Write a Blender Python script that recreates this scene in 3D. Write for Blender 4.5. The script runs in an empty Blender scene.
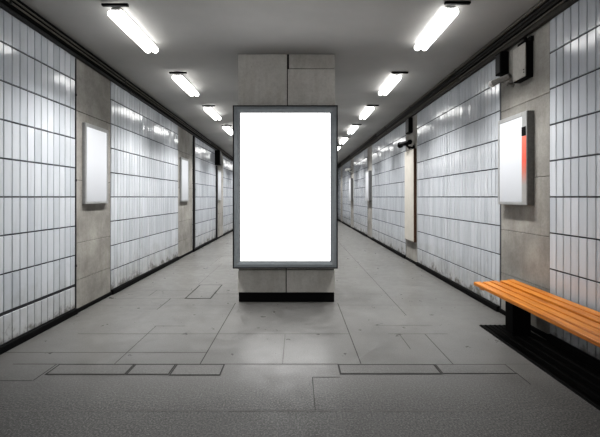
import bpy, bmesh, math, random
from mathutils import Vector, Matrix
random.seed(7)
C = bpy.context.scene.collection
sc = bpy.context.scene

# ------------------------------------------------------------------ helpers
class MB:
    """collects boxes, bars and tubes into one mesh"""
    def __init__(s):
        s.v = []; s.f = []; s.m = []; s.t = []; s.sm = []
    def quad(s, pts, mi=0, tone=.5, smooth=False):
        n = len(s.v); s.v += [tuple(p) for p in pts]
        s.f.append(tuple(range(n, n + len(pts)))); s.m.append(mi); s.t.append(tone); s.sm.append(smooth)
    def face(s, idx, mi=0, tone=.5, smooth=False):
        s.f.append(tuple(idx)); s.m.append(mi); s.t.append(tone); s.sm.append(smooth)
    def box(s, x0, x1, y0, y1, z0, z1, mi=0, tone=.5, b=0.0):
        """box with optional bevel b"""
        if b <= 0:
            n = len(s.v)
            for x in (x0, x1):
                for y in (y0, y1):
                    for z in (z0, z1): s.v.append((x, y, z))
            for q in ((0,1,3,2),(4,6,7,5),(0,4,5,1),(2,3,7,6),(0,2,6,4),(1,5,7,3)):
                s.face([n + i for i in q], mi, tone)
            return
        bm = bmesh.new()
        bmesh.ops.create_cube(bm, size=1)
        for v in bm.verts:
            v.co = Vector(((x0+x1)/2 + v.co.x*(x1-x0), (y0+y1)/2 + v.co.y*(y1-y0), (z0+z1)/2 + v.co.z*(z1-z0)))
        bmesh.ops.bevel(bm, geom=bm.edges[:], offset=b, segments=2, profile=.5, affect='EDGES')
        s.from_bm(bm, mi, tone)
    def from_bm(s, bm, mi=0, tone=.5, smooth=False):
        bm.verts.index_update(); n = len(s.v)
        s.v += [tuple(v.co) for v in bm.verts]
        for f in bm.faces: s.face([n + v.index for v in f.verts], mi, tone, smooth)
        bm.free()
    def hexa(s, p, mi=0, tone=.5):
        """8 points: bottom ring 0-3, top ring 4-7"""
        n = len(s.v); s.v += [tuple(q) for q in p]
        for q in ((3,2,1,0),(4,5,6,7),(0,1,5,4),(1,2,6,5),(2,3,7,6),(3,0,4,7)):
            s.face([n + i for i in q], mi, tone)
    def tube(s, a, b, r, r2=None, seg=16, mi=0, caps=True, tone=.5):
        a = Vector(a); b = Vector(b); r2 = r if r2 is None else r2
        d = (b - a).normalized()
        u = d.orthogonal().normalized(); w = d.cross(u)
        n = len(s.v)
        for c, rr in ((a, r), (b, r2)):
            for i in range(seg):
                t = 2*math.pi*i/seg
                s.v.append(tuple(c + u*math.cos(t)*rr + w*math.sin(t)*rr))
        for i in range(seg):
            j = (i+1) % seg
            s.face((n+i, n+j, n+seg+j, n+seg+i), mi, tone, True)
        if caps:
            s.face([n+i for i in reversed(range(seg))], mi, tone); s.face([n+seg+i for i in range(seg)], mi, tone)
    def build(s, name, mats, parent=None, loc=None):
        me = bpy.data.meshes.new(name)
        me.from_pydata(s.v, [], s.f)
        if not isinstance(mats, (list, tuple)): mats = [mats]
        for m in mats: me.materials.append(m)
        me.polygons.foreach_set('material_index', s.m)
        me.polygons.foreach_set('use_smooth', s.sm)
        at = me.attributes.new('tone', 'FLOAT', 'FACE')
        at.data.foreach_set('value', s.t)
        me.update()
        o = bpy.data.objects.new(name, me); C.objects.link(o)
        if parent: o.parent = parent
        if loc: o.location = loc
        return o

def tag(o, label=None, cat=None, group=None, kind=None):
    if label: o['label'] = label
    if cat: o['category'] = cat
    if group: o['group'] = group
    if kind: o['kind'] = kind
    return o
def thing(name, label, cat, loc, group=None):
    o = bpy.data.objects.new(name, None); C.objects.link(o)
    o.location = loc; o.empty_display_size = .1
    return tag(o, label, cat, group)
def copy_tree(o, parent=None):
    c = o.copy(); C.objects.link(c); c.parent = parent
    for ch in list(o.children): copy_tree(ch, c)
    return c

# ------------------------------------------------------------------ materials
def mat(name):
    m = bpy.data.materials.new(name); m.use_nodes = True
    nt = m.node_tree; return m, nt, nt.nodes['Principled BSDF']
def N(nt, t, **kw):
    n = nt.nodes.new(t)
    for k, v in kw.items():
        if k in n.inputs: n.inputs[k].default_value = v
        else: setattr(n, k, v)
    return n
def ramp(nt, src, stops):
    r = nt.nodes.new('ShaderNodeValToRGB'); e = r.color_ramp.elements
    while len(e) < len(stops): e.new(.5)
    for i, (p, c) in enumerate(stops):
        e[i].position = p; e[i].color = (c, c, c, 1) if isinstance(c, (int, float)) else (*c, 1)
    nt.links.new(src, r.inputs['Fac']); return r
def noise(nt, co, scale, detail=4, rough=.55, vec_scale=None):
    n = N(nt, 'ShaderNodeTexNoise'); n.inputs['Scale'].default_value = scale
    n.inputs['Detail'].default_value = detail; n.inputs['Roughness'].default_value = rough
    if vec_scale:
        mp = N(nt, 'ShaderNodeMapping'); mp.inputs['Scale'].default_value = vec_scale
        nt.links.new(co, mp.inputs['Vector']); co = mp.outputs['Vector']
    nt.links.new(co, n.inputs['Vector']); return n
def mul(nt, a, b, f=1.0):
    m = N(nt, 'ShaderNodeMix', data_type='RGBA', blend_type='MULTIPLY')
    m.inputs[0].default_value = f
    nt.links.new(a, m.inputs[6]); nt.links.new(b, m.inputs[7]); return m.outputs[2]
def bump(nt, h, bsdf, strength, dist=.01):
    b = N(nt, 'ShaderNodeBump'); b.inputs['Strength'].default_value = strength; b.inputs['Distance'].default_value = dist
    nt.links.new(h, b.inputs['Height']); nt.links.new(b.outputs[0], bsdf.inputs['Normal'])

def simple(name, col, rough=.5, metal=0, var=.12, scale=30):
    m, nt, b = mat(name)
    g = N(nt, 'ShaderNodeNewGeometry')
    n = noise(nt, g.outputs['Position'], scale)
    r = ramp(nt, n.outputs['Fac'], [(.3, tuple(c*(1-var) for c in col)), (.7, tuple(min(1, c*(1+var)) for c in col))])
    nt.links.new(r.outputs[0], b.inputs['Base Color'])
    b.inputs['Roughness'].default_value = rough; b.inputs['Metallic'].default_value = metal
    return m

def emit(name, col, strength, base=(.8,.8,.8)):
    m, nt, b = mat(name)
    b.inputs['Base Color'].default_value = (*base, 1)
    b.inputs['Emission Color'].default_value = (*col, 1); b.inputs['Emission Strength'].default_value = strength
    b.inputs['Roughness'].default_value = .25
    return m

def make_tile():
    m, nt, b = mat('glazed_tile')
    g = N(nt, 'ShaderNodeNewGeometry'); P = g.outputs['Position']
    a = N(nt, 'ShaderNodeAttribute', attribute_name='tone')
    base = ramp(nt, a.outputs['Fac'], [(0, (.48,.508,.547)), (1, (.615,.64,.68))])
    st = noise(nt, P, 1, 5, .6, (6, 14, 1.6))                       # vertical streaks of grime
    sr = ramp(nt, st.outputs['Fac'], [(.25, (.9,.9,.89)), (.5, 1.0)])
    c = mul(nt, base.outputs[0], sr.outputs[0])
    sx = N(nt, 'ShaderNodeSeparateXYZ'); nt.links.new(P, sx.inputs[0])
    # splash grime that thickens towards the floor
    n2 = noise(nt, P, 5, 6, .65)
    mt = N(nt, 'ShaderNodeMath', operation='MULTIPLY_ADD'); mt.inputs[1].default_value = .9; mt.inputs[2].default_value = -.45
    nt.links.new(n2.outputs['Fac'], mt.inputs[0])
    ad = N(nt, 'ShaderNodeMath', operation='ADD'); nt.links.new(sx.outputs['Z'], ad.inputs[0]); nt.links.new(mt.outputs[0], ad.inputs[1])
    gr = ramp(nt, ad.outputs[0], [(.03, (.42,.40,.36)), (.15, (.82,.80,.77)), (.6, 1.0)])
    c = mul(nt, c, gr.outputs[0])
    nt.links.new(c, b.inputs['Base Color'])
    rr = ramp(nt, n2.outputs['Fac'], [(.3, .10), (.7, .2)])
    nt.links.new(rr.outputs[0], b.inputs['Roughness'])
    b.inputs['Specular IOR Level'].default_value = .75
    n3 = noise(nt, P, 1, 2, .5, (8, 8, 2.5))
    bump(nt, n3.outputs['Fac'], b, .035, .02)
    return m

def make_concrete(name, c0, c1, rough=.8):
    m, nt, b = mat(name)
    g = N(nt, 'ShaderNodeNewGeometry'); P = g.outputs['Position']
    n1 = noise(nt, P, 2.2, 7, .62); n2 = noise(nt, P, 38, 5, .6); n3 = noise(nt, P, 1, 4, .6, (9, 9, 1.2))
    r1 = ramp(nt, n1.outputs['Fac'], [(.28, c0), (.72, c1)])
    r2 = ramp(nt, n2.outputs['Fac'], [(.25, .88), (.6, 1.0)])
    r3 = ramp(nt, n3.outputs['Fac'], [(.22, (.86,.85,.83)), (.5, 1.0)])
    c = mul(nt, mul(nt, r1.outputs[0], r2.outputs[0]), r3.outputs[0])
    v = N(nt, 'ShaderNodeTexVoronoi'); v.inputs['Scale'].default_value = 7; nt.links.new(P, v.inputs['Vector'])
    r4 = ramp(nt, v.outputs['Distance'], [(.02, .45), (.07, 1.0)])   # blow holes
    c = mul(nt, c, r4.outputs[0], .55)
    at = N(nt, 'ShaderNodeAttribute', attribute_name='tone')
    r5 = ramp(nt, at.outputs['Fac'], [(0, .84), (1, 1.0)])
    c = mul(nt, c, r5.outputs[0])
    nt.links.new(c, b.inputs['Base Color']); b.inputs['Roughness'].default_value = rough
    bump(nt, n2.outputs['Fac'], b, .18, .006)
    return m

def make_floor():
    m, nt, b = mat('grey_stone_floor')
    g = N(nt, 'ShaderNodeNewGeometry'); P = g.outputs['Position']
    sx = N(nt, 'ShaderNodeSeparateXYZ'); nt.links.new(P, sx.inputs[0])
    # coarse granite towards the camera, darkening to paint in foreground dimness, smooth slabs beyond
    lt = N(nt, 'ShaderNodeMapRange'); lt.inputs[1].default_value = 3.5; lt.inputs[2].default_value = 2.7; nt.links.new(sx.outputs['Y'], lt.inputs[0])
    n1 = noise(nt, P, .9, 5, .6); n2 = noise(nt, P, 95, 3, .7); n3 = noise(nt, P, 6, 6, .6); n4 = noise(nt, P, 75, 5, .85)
    r1 = ramp(nt, n1.outputs['Fac'], [(.3, (.140,.139,.136)), (.7, (.185,.184,.180))])
    r2 = ramp(nt, n2.outputs['Fac'], [(.3, .72), (.5, .95), (.72, 1.15)])
    r4 = ramp(nt, n4.outputs['Fac'], [(.34, .10), (.5, .46), (.64, 1.4)])
    mx = N(nt, 'ShaderNodeMix', data_type='RGBA'); nt.links.new(lt.outputs[0], mx.inputs[0])
    nt.links.new(r2.outputs[0], mx.inputs[6]); nt.links.new(r4.outputs[0], mx.inputs[7])
    r3 = ramp(nt, n3.outputs['Fac'], [(.3, .86), (.65, 1.0)])
    c = mul(nt, mul(nt, r1.outputs[0], mx.outputs[2], .9), r3.outputs[0])
    nt.links.new(c, b.inputs['Base Color'])
    rr = ramp(nt, n3.outputs['Fac'], [(.3, .26), (.7, .42)])
    ad = N(nt, 'ShaderNodeMath', operation='MULTIPLY_ADD'); ad.inputs[1].default_value = .2
    nt.links.new(lt.outputs[0], ad.inputs[0]); nt.links.new(rr.outputs[0], ad.inputs[2]); nt.links.new(ad.outputs[0], b.inputs['Roughness'])
    hb = N(nt, 'ShaderNodeMix', data_type='FLOAT'); nt.links.new(lt.outputs[0], hb.inputs[0])
    hs = N(nt, 'ShaderNodeMath', operation='MULTIPLY'); hs.inputs[1].default_value = .35; nt.links.new(n2.outputs['Fac'], hs.inputs[0])
    nt.links.new(hs.outputs[0], hb.inputs[2]); nt.links.new(n4.outputs['Fac'], hb.inputs[3])
    bump(nt, hb.outputs[0], b, .35, .005)
    return m

def make_wood():
    m, nt, b = mat('varnished_orange_wood')
    g = N(nt, 'ShaderNodeTexCoord'); P = g.outputs['Object']
    a = N(nt, 'ShaderNodeObjectInfo')
    off = N(nt, 'ShaderNodeVectorMath', operation='ADD'); nt.links.new(P, off.inputs[0]); 
    sc_ = N(nt, 'ShaderNodeVectorMath', operation='SCALE'); sc_.inputs[3].default_value = 9
    cb = N(nt, 'ShaderNodeCombineXYZ'); nt.links.new(a.outputs['Random'], cb.inputs[0]); nt.links.new(a.outputs['Random'], cb.inputs[1])
    nt.links.new(cb.outputs[0], sc_.inputs[0]); nt.links.new(sc_.outputs[0], off.inputs[1])
    n1 = noise(nt, off.outputs[0], 1, 6, .6, (38, 1.6, 38)); n2 = noise(nt, off.outputs[0], 1, 4, .6, (5, 2.5, 5))
    r1 = ramp(nt, n1.outputs['Fac'], [(.28, (.33,.10,.010)), (.5, (.60,.225,.026)), (.75, (.76,.34,.055))])
    r2 = ramp(nt, n2.outputs['Fac'], [(.3, .8), (.65, 1.0)])
    c = mul(nt, r1.outputs[0], r2.outputs[0])
    nt.links.new(c, b.inputs['Base Color']); b.inputs['Roughness'].default_value = .3
    b.inputs['Coat Weight'].default_value = .25; b.inputs['Coat Roughness'].default_value = .2
    bump(nt, n1.outputs['Fac'], b, .12, .003)
    return m

def make_red_strip():
    """printed strip that goes from coral red to bare grey towards its lower end"""
    m, nt, b = mat('printed_red_strip')
    g = N(nt, 'ShaderNodeTexCoord'); s = N(nt, 'ShaderNodeSeparateXYZ'); nt.links.new(g.outputs['Generated'], s.inputs[0])
    r = ramp(nt, s.outputs['Z'], [(.26, (.33,.325,.32)), (.46, (.50,.20,.16)), (.62, (.64,.13,.09)), (1, (.68,.21,.16))])
    nt.links.new(r.outputs[0], b.inputs['Base Color']); b.inputs['Roughness'].default_value = .4
    nt.links.new(r.outputs[0], b.inputs['Emission Color']); b.inputs['Emission Strength'].default_value = .06
    return m

TILE = make_tile()
GROUT = simple('dark_grout', (.075,.077,.085), .85, 0, .25, 12)
CONC = make_concrete('wall_concrete', (.25,.242,.226), (.44,.43,.408))
PILC = make_concrete('pillar_concrete', (.50,.49,.465), (.64,.63,.605))
JOINT = simple('dark_joint', (.035,.034,.033), .9)
FLOOR = make_floor()
FJOINT = simple('floor_joint', (.062,.061,.06), .9)
RIM = simple('dark_cover_rim', (.03,.03,.029), .7)
FJOINT2 = simple('faint_floor_joint', (.14,.138,.135), .8)
CEIL = simple('painted_grey_ceiling', (.43,.427,.418), .85, 0, .05, 1.5)
BLACK = simple('black_paint', (.007,.007,.0075), .7)
BLACK.node_tree.nodes['Principled BSDF'].inputs['Specular IOR Level'].default_value = .2
DARK = simple('dark_grey_metal', (.05,.05,.052), .45, .3)
BROWN = simple('grey_brown_conduit', (.14,.13,.115), .5, .2)
LGREY = simple('light_grey_enclosure', (.42,.41,.39), .5, .0, .08)
WHITEP = simple('white_enamel', (.72,.72,.71), .4, 0, .05)
ALU = simple('brushed_aluminium', (.30,.305,.31), .45, .3, .06)
FRAME = simple('blue_grey_frame_metal', (.30,.325,.345), .42, .25, .06)
FRAMEK = simple('black_frame_edge', (.015,.016,.018), .4, .2)
BEIGE = simple('beige_panel', (.55,.53,.49), .6, 0, .05, 6)
WALNUT = simple('dark_brown_edge', (.10,.055,.035), .5, 0, .2)
WOOD = make_wood()
REDS = make_red_strip()
TUBE = emit('fluorescent_glow', (1.0,.99,.97), 5)
SCREEN = emit('billboard_glow', (1,1,1), 2.6)
def make_signglow():
    m, nt, b = mat('lightbox_glow')
    b.inputs['Base Color'].default_value = (.34, .35, .37, 1); b.inputs['Roughness'].default_value = .25
    b.inputs['Emission Color'].default_value = (.95, .97, 1, 1)
    g = N(nt, 'ShaderNodeTexCoord'); q = N(nt, 'ShaderNodeSeparateXYZ'); nt.links.new(g.outputs['Generated'], q.inputs[0])
    r = ramp(nt, q.outputs['Z'], [(0, .15), (.55, .34), (1, .40)])   # the tubes behind the sheet are weaker near its lower end
    nt.links.new(r.outputs[0], b.inputs['Emission Strength']); return m
SIGNGLOW = make_signglow()
CAMG = simple('camera_grey', (.24,.235,.225), .5)
SILVER = simple('silver_frame', (.40,.405,.41), .4, .3, .05)
DBROWN = simple('dark_brown_grey', (.03,.028,.025), .6)
BAND = simple('dim_brown_band', (.06,.056,.05), .6)
SIDE = simple('mid_grey_side', (.20,.20,.195), .5, .2)
GLASSD = simple('dark_lens', (.02,.02,.022), .1)

# ------------------------------------------------------------------ dimensions (metres; camera at origin, +Y down the corridor)
R = .375                      # tile row height
XL, XR = -2.85, 2.64          # tile faces
YB, YE = -3.0, 26.0           # corridor ends
ZC = 3.545
def zl(y): return 3.54 - .02*max(0, y)                 # ceiling height along the left wall
def zceil(x, y):
    if x >= -.84: return ZC
    t = (-.84 - x) / (2.85 - .84); return ZC + (zl(y) - ZC)*t

# ------------------------------------------------------------------ floor
fl = MB()
fl.quad([(XL-.2, YB, 0), (XR+.2, YB, 0), (XR+.2, YE, 0), (XL-.2, YE, 0)])
def jx(x, y0, y1, w=.009, mi=1):
    w *= .7
    fl.quad([(x-w/2, y0, .0008), (x+w/2, y0, .0008), (x+w/2, y1, .0008), (x-w/2, y1, .0008)], mi)
def jy(y, x0, x1, w=.011, mi=1):
    w *= .75
    fl.quad([(x0, y-w/2, .0009), (x1, y-w/2, .0009), (x1, y+w/2, .0009), (x0, y+w/2, .0009)], mi)
# joints that can be read off the paving
jy(2.63, XL, XR-.5, .013, 2); jy(3.365, XL+.3, .37, .012); jy(3.365, 1.87, 2.1, .01, 2)
jy(3.06, XL, -2.16, .014); jx(-2.155, 3.06, 3.37, .014); jx(-2.3, 2.75, 3.06, .006, 2)
jy(3.617, XL, -.87, .009); jy(4.11, -2.4, .57, .009); jy(4.11, 1.0, 1.65, .008); jy(4.36, -1.66, -1.3, .009); jy(4.38, .95, 1.58, .007)
jx(-.87, 3.37, 5.3, .013); jx(.575, 3.37, 5.3, .013); jx(-.13, 3.37, 4.1, .01, 2); jx(-1.64, 3.37, 4.36, .009)
jx(.128, 2.63, 3.12, .008); jy(3.12, .128, .36, .009)
jx(1.40, 3.37, 4.11, .011); jx(1.12, 3.70, 4.11, .009); jx(1.385, 4.75, 15, .012); jx(1.87, 3.0, 3.2, .012)
jy(5.80, -1.26, -.87, .012); jy(5.54, XL, -1.66, .011, 2); jx(-1.865, 5.0, 5.54, .014); jy(5.02, -2.1, -1.87, .008, 2)
jy(6.02, -2.35, -1.66, .012, 2); jx(-2.25, 5.7, 6.02, .01); jx(-1.69, 6.42, 8.5, .012, 2)
jy(5.80, .56, 1.385, .011, 2); jy(6.95, .62, 1.95, .013, 2); jy(5.2, .6, XR-.1, .008, 2); jy(5.2, XL+.1, -.87, .008, 2)
for k in range(14):
    y = 8.2 + 1.3*k
    jy(y, XL, XR, .014, 2)
    for x in (-1.9, -.9, .575): jx(x + (.5 if k % 2 and x != .575 else 0), y, y+1.3, .011, 2)
o = fl.build('floor', [FLOOR, FJOINT, FJOINT2]); tag(o, kind='structure')

# ------------------------------------------------------------------ ceiling
ce = MB()
ys = [YB, 0, 4, 8, 12, 16, 20, YE]
for a, b in zip(ys, ys[1:]):
    for x0, x1 in ((XL-.2, -.84), (-.84, XR+.2)):
        ce.quad([(x0, a, zceil(x0, a)), (x0, b, zceil(x0, b)), (x1, b, zceil(x1, b)), (x1, a, zceil(x1, a))])
        h = .15
        ce.quad([(x0, a, ZC+h), (x1, a, ZC+h), (x1, b, ZC+h), (x0, b, ZC+h)])
tag(ce.build('ceiling', CEIL), kind='structure')

# ------------------------------------------------------------------ tiled walls with concrete pilasters
LCOL = [(4.83, 5.74), (9.0, 10.24), (13.25, 14.5), (17.7, 18.9), (22.0, 23.2)]
RCOL = [(3.93, 4.88), (8.25, 9.12), (13.2, 14.1), (17.5, 18.5), (21.8, 22.8)]
def spans(cols):
    out = []; y = YB
    for a, b in cols: out.append((y, a)); y = b
    out.append((y, YE)); return out
def tile(mb, x, s, y0, y1, z0, z1):
    """one glazed tile, slightly pillowed; s=+1 faces +X"""
    e = .004; d = .010
    tx = random.gauss(0, .0006); tz = random.gauss(0, .0004)
    t = min(1, max(0, random.gauss(.55, .2)))
    f = [(x + s*(tx*a + tz*c), y, z) for a, c, y, z in
         ((-1,-1,y0+e,z0+e), (1,-1,y1-e,z0+e), (1,1,y1-e,z1-e), (-1,1,y0+e,z1-e))]
    bk = [(x - s*d, y0, z0), (x - s*d, y1, z0), (x - s*d, y1, z1), (x - s*d, y0, z1)]
    if s < 0: f = f[::-1]; bk = bk[::-1]
    n = len(mb.v); mb.v += f + bk
    mb.face((n, n+1, n+2, n+3), 0, t)
    for i in range(4):
        j = (i+1) % 4
        mb.face((n+4+i, n+4+j, n+j, n+i), 0, t)
def wall(name, x, s, cols, tw, top, seams):
    mb = MB()
    for a, b in spans(cols):
        # backing that shows in the joints
        xb = x - s*.009
        x0, x1 = sorted((xb, x - s*.2))
        mb.hexa([(x0,a,0),(x1,a,0),(x1,b,0),(x0,b,0),(x0,a,top(a)+.05),(x1,a,top(a)+.05),(x1,b,top(b)+.05),(x0,b,top(b)+.05)], 1)
        subs = [a] + [q for q in seams if a < q < b] + [b]
        for p, q in zip(subs, subs[1:]):
            p += .008; q -= .008
            n = max(1, round((q - p)/tw)); w = (q - p)/n
            for i in range(n):
                for k in range(10):
                    z0 = k*R + .0055; z1 = (k+1)*R - .0055
                    if k == 0: z0 = .075
                    if k == 0 and s > 0 and p < 4.5: z1 -= .022
                    lim = top(p + (i+.5)*w) - .02
                    z1 = min(z1, lim)
                    if z1 - z0 < .04: continue
                    tile(mb, x, s, p + i*w + .0028, p + (i+1)*w - .0028, z0, z1)
    tag(mb.build(name, [TILE, GROUT]), kind='structure')
wall('wall_left', XL, 1, LCOL, .107, lambda y: zl(y), [6.8, 16.2, 20.2])
wall('wall_right', XR, -1, RCOL, .101, lambda y: ZC, [6.6, 11.2, 15.9])

def concrete_bay(name, x, s, y0, y1, top, cuts, rec):
    mb = MB()
    xf = x - s*rec
    a, b = sorted((xf - s*.012, xf - s*.2))
    mb.box(a, b, y0, y1, 0, top - .005, 1)
    zs = [.0] + cuts + [top - .005]
    for z0, z1 in zip(zs, zs[1:]):
        a, b = sorted((xf, xf - s*.05))
        mb.box(a, b, y0 + .004, y1 - .004, z0 + .002, z1 - .002, 0, random.uniform(.3, 1), b=.004)
    tag(mb.build(name, [CONC, JOINT]), kind='structure')
for (a, b) in LCOL: concrete_bay('wall_left_concrete_bay', XL, 1, a, b, min(zl(a), zl(b)) - .01, [.42, .90, 1.72, 2.62], .004)
for (a, b) in RCOL: concrete_bay('wall_right_concrete_bay', XR, -1, a, b, ZC - .01, [.52, 1.08, 1.72, 2.60], .012)

# end walls
for nm, y, t in (('wall_far', YE, .2),):
    mb = MB()
    y0, y1 = sorted((y + (.009 if t > 0 else -.009), y + t))
    mb.box(XL-.2, XR+.2, y0, y1, 0, ZC + .1, 1)
    n = 50; w = (XR - XL)/n; sg = -1 if t > 0 else 1
    for i in range(n):
        for k in range(9):
            xa, xb = XL + i*w + .003, XL + (i+1)*w - .003
            z0, z1 = max(.075, k*R + .0055), min((k+1)*R - .0055, zceil(xa, y) - .03)
            if z1 - z0 < .04: continue
            p = [(xa, y, z0), (xb, y, z0), (xb, y, z1), (xa, y, z1)]
            mb.quad(p if sg < 0 else p[::-1], 0, random.random())
    tag(mb.build(nm, [TILE, GROUT]), kind='structure')

# baseboards: low black skirting in front of the tiles
def skirting(name, x, s, cols, d):
    mb = MB()
    for i, (a, b) in enumerate(spans(cols)):
        x0, x1 = sorted((x - s*.005, x + s*d))
        mb.box(x0, x1, a + .01, b - .01, 0, .07, 0, b=.006)
    for a, b in cols:
        x0, x1 = sorted((x - s*.03, x + s*(d - .02)))
        mb.box(x0, x1, a - .01, b + .01, 0, .05, 0, b=.006)
    tag(mb.build(name, BLACK), kind='structure')
skirting('baseboard_left', XL, 1, LCOL, .035)
skirting('baseboard_right', XR, -1, RCOL, .035)

# fascia trims under the ceiling edges
def fascia(name, pts_fn, mats, segs):
    mb = MB()
    for a, b in zip(segs, segs[1:]):
        for prof, mi in pts_fn:
            n = len(prof)
            A = [p(a) for p in prof]; B = [p(b) for p in prof]
            for i in range(n):
                j = (i+1) % n
                mb.quad([(A[i][0], a, A[i][1]), (A[j][0], a, A[j][1]), (B[j][0], b, B[j][1]), (B[i][0], b, B[i][1])], mi)
    tag(mb.build(name, mats), kind='structure')
def rect(x0, x1, d0, d1, top):
    return [lambda y, x=x, d=d: (x, top(y) - d) for x, d in ((x0, d0), (x1, d0), (x1, d1), (x0, d1))]
segs = [YB, 0, 6, 12, 18, YE - .01]
fascia('trim_1', [(rect(XL+.002, XL+.085, .002, .125, zl), 0), (rect(XL+.002, XL+.05, .125, .15, zl), 1)], [BLACK, DARK], segs)
fascia('trim_2', [(rect(XR-.075, XR-.002, .002, .12, lambda y: ZC), 0), (rect(XR-.045, XR-.002, .12, .205, lambda y: ZC), 1)], [DBROWN, BAND], segs)

# conduits running along the fascias
def conduit(label, x, r, zf, m, brackets=None):
    t = thing('conduit', label, 'pipe', (x, 8, zf(8)))
    mb = MB()
    for a, b in zip(segs, segs[1:]):
        mb.tube((x - x, a - 8, zf(a) - zf(8)), (0, b - 8, zf(b) - zf(8)), r, seg=12)
    mb.build('pipe', m, t)
    y = 1.2
    while y < 24:
        cb = MB(); q = zf(y) - zf(8)
        s = 1 if x < 0 else -1
        cb.tube((0, y - 8 - .015, q), (0, y - 8 + .015, q), r + .006, seg=12)
        cb.build('clip', DARK, t)
        y += 2.4
conduit('upper thin grey cable pipe on the dark fascia above the left tiled wall', XL+.098, .011, lambda y: zl(y) - .055, BROWN)
conduit('lower thin grey cable pipe on the dark fascia above the left tiled wall', XL+.096, .011, lambda y: zl(y) - .098, BROWN)
conduit('grey brown pipe fixed to the ceiling beside the right fascia', XR-.098, .020, lambda y: ZC - .024, BROWN)
conduit('thin black cable pipe along the right fascia above the bench side tiles', XR-.089, .012, lambda y: ZC - .075, DARK)
conduit('pale thin pipe under the dark right fascia above the tiles', XR-.058, .011, lambda y: ZC - .150, BROWN)

# ------------------------------------------------------------------ central pillar and its billboard
PX0, PX1, PY = -.843, .543, 5.357
PD = 1.30
pl = thing('concrete_pillar', 'square pale concrete pillar between floor and ceiling carrying the big blank billboard', 'pillar', ((PX0+PX1)/2, PY, 0))
cx = (PX0+PX1)/2; hw = (PX1-PX0)/2
mb = MB()
core = .012
mb.box(-hw+core, hw-core, core, PD-core, .13, ZC-.004, 1)
zs = [.13, .46, 1.25, 2.2, ZC-.004]
for i, (z0, z1) in enumerate(zip(zs, zs[1:])):
    g = .0055
    if i == 3:
        mb.box(-hw, .012-g, 0, PD, z0+g, z1, 0, .8, b=.005)
        mb.box(.012+g, hw, 0, PD, z0+g, 3.33, 0, .9, b=.005)
        mb.box(.03+g, hw, .002, PD, 3.336, z1, 0, .35, b=.005)
    else:
        mb.box(-hw, -.005-g, 0, PD, z0+g, z1-g, 0, .75, b=.005)
        mb.box(-.005+g, hw, 0, PD, z0+g, z1-g, 0, .95, b=.005)
mb.build('shaft', [PILC, JOINT], pl)
mb = MB(); mb.box(-hw+.012, hw-.012, .004, PD-.02, .001, .13, 0, b=.004); mb.build('plinth', BLACK, pl)

bx0, bx1, bz0, bz1, BY = -.893, .566, .505, 2.775, 5.215
bw = (bx1-bx0)/2; bh = bz1-bz0
bb = thing('billboard', 'large upright blank white lit billboard in a metal frame on the central pillar', 'billboard', ((bx0+bx1)/2, BY, bz0))
mb = MB(); mb.box(-bw, bw, .022, PY-BY-.003, 0, bh, 0, b=.006); mb.build('housing', FRAMEK, bb)
# frame: four mitred rails with a raised outer lip and a bevel towards the screen
def ring(mb, prof, w, h, mi_fn):
    """prof: list of (inset, y); loops round a w x h opening"""
    loops = []
    for ins, y in prof:
        loops.append([(-w+ins, y, ins), (w-ins, y, ins), (w-ins, y, h-ins), (-w+ins, y, h-ins)])
    for k in range(len(loops)-1):
        for i in range(4):
            j = (i+1) % 4
            mb.quad([loops[k][i], loops[k][j], loops[k+1][j], loops[k+1][i]], mi_fn(k))
mb = MB()
ring(mb, [(.0, .022), (.0, .002), (.006, 0), (.014, 0), (.014, .006), (.056, .001), (.098, .010), (.104, .016), (.104, .024)], bw, bh,
     lambda k: 1 if k < 4 or k >= 6 else 0)
mb.build('frame', [FRAME, FRAMEK], bb)
mb = MB(); mb.box(-bw+.104, bw-.104, .014, .0215, .104, bh-.104); mb.build('screen', SCREEN, bb)

# ------------------------------------------------------------------ ceiling lamps
LAMP_W = 34; SPREAD = 114
def make_lamp(label, group):
    t = thing('ceiling_lamp', label, 'lamp', (0,0,0), group)
    L = .98
    mb = MB()
    # shallow reflector tray: flat top, splayed sides
    w0, w1 = .05, .092
    mb.hexa([(-w0,-L/2,-.022),(w0,-L/2,-.022),(w0,L/2,-.022),(-w0,L/2,-.022),(-w0,-L/2,0),(w0,-L/2,0),(w0,L/2,0),(-w0,L/2,0)])
    for s in (-1, 1):
        mb.quad([(s*w0,-L/2+.03,-.022),(s*w0,L/2-.03,-.022),(s*w1,L/2-.03,-.045),(s*w1,-L/2+.03,-.045)])
        mb.quad([(s*w1,-L/2+.03,-.043),(s*w1,L/2-.03,-.043),(s*w0,L/2-.03,-.018),(s*w0,-L/2+.03,-.018)])
    mb.build('reflector_tray', WHITEP, t)
    for s in (-1, 1):
        mb = MB(); mb.tube((s*.047, -L/2+.004, -.058), (s*.047, L/2-.004, -.058), .041, seg=12); tb = mb.build('fluorescent_tube', TUBE, t)
        for e in (-1, 1):
            eb = MB(); eb.box(s*.047-.022, s*.047+.022, e*(L/2-.014)-.008, e*(L/2-.014)+.008, -.07, -.012, 0, b=.004); eb.build('lamp_holder', WHITEP, t)
    ld = bpy.data.lights.new('lamp_light', 'AREA'); ld.shape = 'RECTANGLE'; ld.size = .16; ld.size_y = L - .06
    ld.energy = LAMP_W; ld.color = (1, .985, .96); ld.spread = math.radians(SPREAD)
    lo = bpy.data.objects.new('lamp_light', ld); C.objects.link(lo); lo.parent = t; lo.location = (0, 0, -.102)
    mb = MB(); mb.box(-.10, .17, -L/2-.10, -L/2-.065, -.022, 0, 0, b=.004); mb.build('mounting_bar', BLACK, t)
    return t
ords = ['first', 'second', 'third', 'fourth', 'fifth', 'sixth', 'seventh', 'eighth', 'ninth', 'tenth']
proto = make_lamp('x', 'x'); used = False
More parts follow.
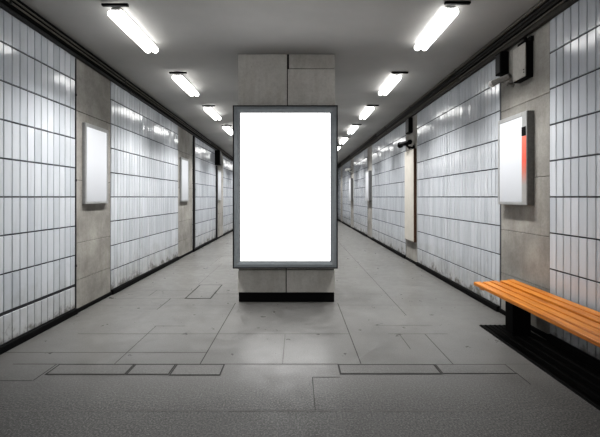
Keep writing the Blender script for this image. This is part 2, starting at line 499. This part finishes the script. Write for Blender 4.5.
def lamps(x, ys, side):
    global used
    for i, y in enumerate(ys):
        o = proto if not used else copy_tree(proto); used = True
        z = min(zceil(x-.1, y-.65), zceil(x-.1, y+.65)) - .003
        o.location = (x, y, z)
        o['label'] = f'lit twin-tube ceiling lamp over the {side} walkway, {ords[i]} of its row counting into the distance'
        o['group'] = f'lamps over the {side} walkway'
lamps(-1.90, [4.42 + 2.03*k for k in range(10)], 'left')
lamps(1.645, [4.50 + 2.2*k for k in range(9)], 'right')

# ------------------------------------------------------------------ lightbox signs on the pilasters
def make_sign(name, s, wy, h, p, label, group=None, red=False):
    """s=+1: on the left wall facing +X; local origin at the wall, lower edge, mid length"""
    t = thing(name, label, 'sign', (0,0,0), group)
    def bxs(mb, d0, d1, y0, y1, z0, z1, b=.0, mi=0):
        a, c = sorted((s*d0, s*d1)); mb.box(a, c, y0, y1, z0, z1, mi, b=b)
    y0, y1 = -wy/2, wy/2
    mb = MB(); bxs(mb, .0, p-.012, y0, y1, 0, h, .005); mb.build('housing', SIDE if red else ALU, t)
    fr = MB(); fw = .034
    ny = y0 + (.088 if red else fw)            # wide stile at the near end of the red one
    bxs(fr, p-.0118, p, y0, ny, 0, h, .003); bxs(fr, p-.0118, p, y1-fw, y1, 0, h, .003)
    bxs(fr, p-.0118, p, ny+.0005, y1-fw-.0005, 0, fw, .003); bxs(fr, p-.0118, p, ny+.0005, y1-fw-.0005, h-fw*1.4, h, .003)
    fr.build('frame', SILVER, t)
    sb = MB(); bxs(sb, p-.0115, p-.005, ny+.001, y1-fw-.001, fw+.001, h-fw*1.4-.001); sb.build('screen', SIGNGLOW, t)
    if red:
        q = MB(); bxs(q, p+.0004, p+.002, y0+.003, ny-.001, .03, h-.28); tag(q.build('printed_strip', REDS, t), 'coral red strip fading to grey')
        k = MB(); bxs(k, p+.0004, p+.006, y0+.012, ny-.003, h-.275, h-.175, .002); tag(k.build('sensor_window', BLACK, t), 'small black square')
    return t
s1 = make_sign('lightbox_sign', 1, .60, 1.088, .046, 'blank white lightbox on the first left concrete bay, in a thin silver frame', 'lightboxes on the left wall')
s1.location = (XL-.0035, 5.28, 1.405)
for y, w, tx in ((9.42, 1, 'blank white lightbox on the second left concrete bay, beside the dark vertical pipe'),
              (13.62, 1, 'small looking white lightbox on the third left concrete bay, near the billboard edge')):
    o = copy_tree(s1); o.location = (XL-.0035, y, 1.385); o['label'] = tx
r1 = make_sign('lightbox_sign', -1, .60, 1.06, .087, 'blank lightbox with a coral red side strip on the concrete above the bench', None, True)
r1.location = (XR+.0115, 4.49, 1.408)
r2 = make_sign('lightbox_sign', -1, .62, 1.07, .12, 'slim white lightbox on the right wall, nearer of the pair beyond the beige board', 'lightboxes far down the right wall')
r2.location = (XR+.0115, 13.6, 1.37)
o = copy_tree(r2); o.location = (XR+.0115, 18.0, 1.33); o['label'] = 'slim white lightbox on the right wall, farther of the pair beside the billboard edge'

# tall beige board on the right wall
t = thing('wall_board', 'tall narrow beige board with a dark brown edge on the right wall', 'board', (XR+.0115, 8.68, .49))
mb = MB(); mb.box(-.055, 0, -.35, .35, 0, 2.09, 0, b=.003); mb.build('core', WALNUT, t)
mb = MB(); mb.box(-.062, -.0555, -.345, .345, .012, 2.085, 0, b=.002); mb.build('face_panel', BEIGE, t)

# ------------------------------------------------------------------ bench
bn = thing('bench', 'long orange wooden slat bench on a black steel leg by the right wall', 'bench', (2.315, 2.9, 0))
Y0, Y1 = -1.75, 1.52
sx0, sx1 = -.235, .235; ns = 5
gaps = [.016, .016, .032, .016]
sw = (sx1 - sx0 - sum(gaps))/ns
def sz(x): return .500 + (x - sx0)/(sx1 - sx0)*.032
x = sx0
for i in range(ns):
    bm = bmesh.new(); bmesh.ops.create_cube(bm, size=1)
    e1 = Y1 - .02*(i % 2)
    for v in bm.verts:
        X = x + sw*(v.co.x + .5); v.co = Vector((X, (Y0 + e1)/2 + v.co.y*(e1 - Y0), sz(X) - .038*(0.5 - v.co.z)))
    bmesh.ops.bevel(bm, geom=bm.edges[:], offset=.006, segments=2, profile=.5, affect='EDGES')
    mb = MB(); mb.from_bm(bm); mb.build('slat', WOOD, bn)
    x += sw + (gaps[i] if i < ns-1 else 0)
# cross battens of the same wood under the far end
mb = MB(); mb.hexa([(sx0+.03, Y1-.16, .437),(sx1-.03, Y1-.16, .465),(sx1-.03, Y1-.09, .465),(sx0+.03, Y1-.09, .437),
                    (sx0+.03, Y1-.16, sz(sx0+.03)-.039),(sx1-.03, Y1-.16, sz(sx1-.03)-.039),(sx1-.03, Y1-.09, sz(sx1-.03)-.039),(sx0+.03, Y1-.09, sz(sx0+.03)-.039)])
mb.build('batten', WOOD, bn)
for yl in (1.23, -.55, -1.5):
    mb = MB()
    a, b = yl-.05, yl+.05
    mb.hexa([(sx0+.10,a,.43),(sx1-.02,a,.38),(sx1-.02,b,.38),(sx0+.10,b,.43),(sx0+.06,a,sz(sx0+.06)-.04),(sx1-.02,a,sz(sx1)-.041),(sx1-.02,b,sz(sx1)-.041),(sx0+.06,b,sz(sx0+.06)-.04)])
    mb.build('cross_bracket', BLACK, bn)
    mb = MB(); mb.box(.02, .215, yl-.075, yl+.075, .012, .40, 0, b=.006); lg = mb.build('leg', BLACK, bn)
    mb = MB(); mb.box(.0, .235, yl-.095, yl+.095, .0, .012, 0, b=.003); mb.build('foot_plate', BLACK, lg)
for xx in (sx0+.13, sx1-.06):
    mb = MB(); z = sz(xx) - .041
    mb.box(xx-.02, xx+.02, Y0+.1, Y1-.20, z-.035, z, 0, b=.003); mb.build('rail', BLACK, bn)

# ribbed black strip on the floor, standing in for the bench shadow
gt = thing('bench_shadow_strip', 'black ribbed strip standing in for the shadow on the floor under the orange bench', 'shadow strip', (2.36, 2.9, 0))
mb = MB(); mb.box(-.235, .235, -3.5, 1.48, 0, .004); mb.build('shadow_strip_base', BLACK, gt)
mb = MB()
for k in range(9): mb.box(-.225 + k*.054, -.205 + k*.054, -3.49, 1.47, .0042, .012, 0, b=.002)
mb.build('shadow_strip_ribs', BLACK, gt)

# ------------------------------------------------------------------ wall equipment on the right
t = thing('junction_box', 'pale grey metal junction box high on the concrete above the red striped lightbox', 'box', (XR+.0115, 4.29, 2.85))
mb = MB(); mb.box(-.075, 0, -.08, .165, 0, .40, 0, b=.004); mb.box(-.03, 0, -.09, .17, .40, .46, 0, b=.004); mb.build('housing', BLACK, t)
mb = MB(); mb.box(-.089, -.0755, -.077, .162, .012, .392, 0, b=.005); cv = mb.build('cover', LGREY, t)
mb = MB()
for z in (.09, .06): mb.tube((-.0892, -.055, z), (-.094, -.055, z), .007, seg=10)
mb.build('screw', DARK, cv)
mb = MB(); mb.tube((-.04, .0, .40), (-.04, .0, .47), .02, seg=12); mb.build('cable_gland', BLACK, t)

def cable_box(label, y, x, s, z0, z1, w=.12, d=.09):
    t = thing('cable_box', label, 'box', (x, y, z0))
    mb = MB(); a, b = sorted((0, s*d)); mb.box(a, b, -w/2, w/2, 0, z1-z0, 0, b=.006); mb.build('housing', BLACK, t)
    mb = MB(); a, b = sorted((s*(d+.0005), s*(d+.008))); mb.box(a, b, -w/2+.015, w/2-.015, .02, z1-z0-.02, 0, b=.003); mb.build('lid', DARK, t)
    return t
cable_box('black vertical cable box hanging from the fascia behind the junction box', 4.76, XR+.0115, -1, 3.05, 3.325, .13, .10)
cable_box('black vertical cable box under the right fascia above the beige board', 8.72, XR+.0115, -1, 2.98, 3.325, .26, .09)
cable_box('black box on top of the farther dark vertical pipe on the left wall', 13.16, XL+.001, 1, 2.62, 3.12, .30, .17)

def cctv(label, loc, rz, pitch, body, cap, scale=1):
    t = thing('security_camera', label, 'camera', loc); t.rotation_euler = (0, 0, rz); t.scale = (scale,)*3
    # local: wall plane x=0, wall normal -x, camera looks along +y
    mb = MB(); mb.tube((0, 0, 0), (-.015, 0, 0), .04, seg=16); mb.tube((-.015, 0, 0), (-.075, 0, .0), .014, seg=10); mb.build('wall_mount', body, t)
    mb = MB(); mb.tube((-.075, 0, -.01), (-.095, .10, .055), .015, seg=10); mb.tube((-.075, 0, -.004), (-.075, 0, .02), .02, seg=10); mb.build('arm', body, t)
    mb = MB()
    A = Vector((-.08, -.05, .085)); B = Vector((-.16, .20, .075)); d = (B-A).normalized()
    mb.tube(A, B, .036, seg=18); mb.tube(A - d*.012, A, .024, .036, seg=18); bd = mb.build('camera_body', body, t)
    mb = MB(); mb.tube(B, B + d*.05, .048, .048, seg=18); mb.build('lens_ring', cap, bd)
    mb = MB(); mb.tube(B + d*.051, B + d*.054, .036, seg=16); mb.build('lens', GLASSD, bd)
    mb = MB()
    # half-round sun shield over the body
    up = Vector((0,0,1)); sd = d.cross(up).normalized(); n = 10
    for i in range(n):
        p = []
        for k, c in ((i, A), (i+1, A), (i+1, B), (i, B)):
            th = math.pi*k/n
            p.append(c + sd*math.cos(th)*.044 + up*(math.sin(th)*.044))
        mb.quad(p, 0, .5, True)
    mb.build('sun_shield', body if cap is not BLACK else DARK, bd)
    return t
cctv('pale grey security camera on a bracket under the junction box', (XR+.0115, 4.60, 2.885), 0, 0, CAMG, WHITEP, .9)
cctv('small black security camera above the beige board on the right wall', (XR+.0115, 8.50, 2.62), 0, 0, BLACK, BLACK, 1.35)
cctv('tiny white camera high beside the billboard edge far along the right wall', (XR+.0115, 18.0, 2.72), 0, 0, WHITEP, WHITEP, 1.4)

# dark vertical pipes / channels on the left wall
def downpipe(label, y, w, top, d=.05):
    t = thing('vertical_channel', label, 'channel', (XL, y, 0))
    mb = MB(); mb.box(.001, d, -w/2, w/2, .072, top, 0, b=min(.006, d*.3)); mb.build('channel', DARK, t)
    z = .6
    while z < top:
        b = MB(); b.box(.001, d+.005, -w/2-.004, w/2+.004, z, z+.03, 0, b=.003); b.build('bracket', DARK, t); z += 1.1
downpipe('thin black metal strip at the near edge of the first left concrete bay', 4.822, .014, 3.28, .012)
downpipe('dark vertical channel on the left wall beyond the second lightbox', 10.29, .085, 3.17)
downpipe('dark vertical channel on the left wall with a black box at its top', 13.2, .085, 2.60)

# ------------------------------------------------------------------ floor access covers
def cover(label, x0, x1, y0, y1, group, fw=.014):
    t = thing('access_cover', label, 'cover', ((x0+x1)/2, (y0+y1)/2, 0), group)
    w, d = (x1-x0)/2, (y1-y0)/2
    mb = MB()
    mb.box(-w, w, -d, -d+fw, .001, .0025); mb.box(-w, w, d-fw*.8, d, .001, .0025)
    mb.box(-w, -w+fw*.8, -d+fw, d-fw*.8, .001, .0025); mb.box(w-fw*.8, w, -d+fw, d-fw*.8, .001, .0025)
    mb.build('rim', RIM, t)
    mb = MB(); mb.box(-w+fw, w-fw, -d+fw+.002, d-fw*.8-.002, .001, .003); mb.build('plate', FLOOR, t)
g1 = 'stone access covers in the foreground paving left of centre'
cover('long stone access cover at the wall end of the row of three', -2.13, -1.452, 3.16, 3.36, g1)
cover('short middle stone access cover in the row of three', -1.448, -1.082, 3.16, 3.36, g1)
cover('stone access cover at the pillar end of the row of three', -1.078, -.645, 3.15, 3.36, g1)
g2 = 'stone access covers in the foreground paving toward the bench'
cover('long stone access cover before the pillar with a heavy dark rim', .362, 1.232, 3.17, 3.36, g2, .018)
cover('stone access cover with a thin rim at the bench end of the pair', 1.236, 1.865, 3.18, 3.36, g2, .008)
cover('square stone access cover in the left walkway beside the pillar base', -1.66, -1.27, 5.53, 6.40, None, .022)

# ------------------------------------------------------------------ camera, world, colour
cam = bpy.data.cameras.new('camera'); co = bpy.data.objects.new('camera', cam); C.objects.link(co)
co.location = (0, 0, 1.5); co.rotation_euler = (math.radians(90), 0, 0)
cam.sensor_width = 36; cam.lens = 22.5; cam.shift_x = 3/600; cam.shift_y = -21.5/600
cam.clip_start = .05
sc.camera = co
w = bpy.data.worlds.new('world'); sc.world = w; w.use_nodes = True
w.node_tree.nodes['Background'].inputs[0].default_value = (1, .98, .95, 1)
w.node_tree.nodes['Background'].inputs[1].default_value = 1.2  # world fill added to brighten the pillar front, through the open near end
sc.view_settings.view_transform = 'Standard'
sc.view_settings.exposure = 0
for lk in ('High Contrast', 'Medium High Contrast', 'Standard - Medium High Contrast'):
    try: sc.view_settings.look = lk; break
    except Exception: pass
try:
    sc.cycles.use_denoising = True
    sc.cycles.max_bounces = 8
    sc.cycles.sample_clamp_indirect = 4
except Exception: pass
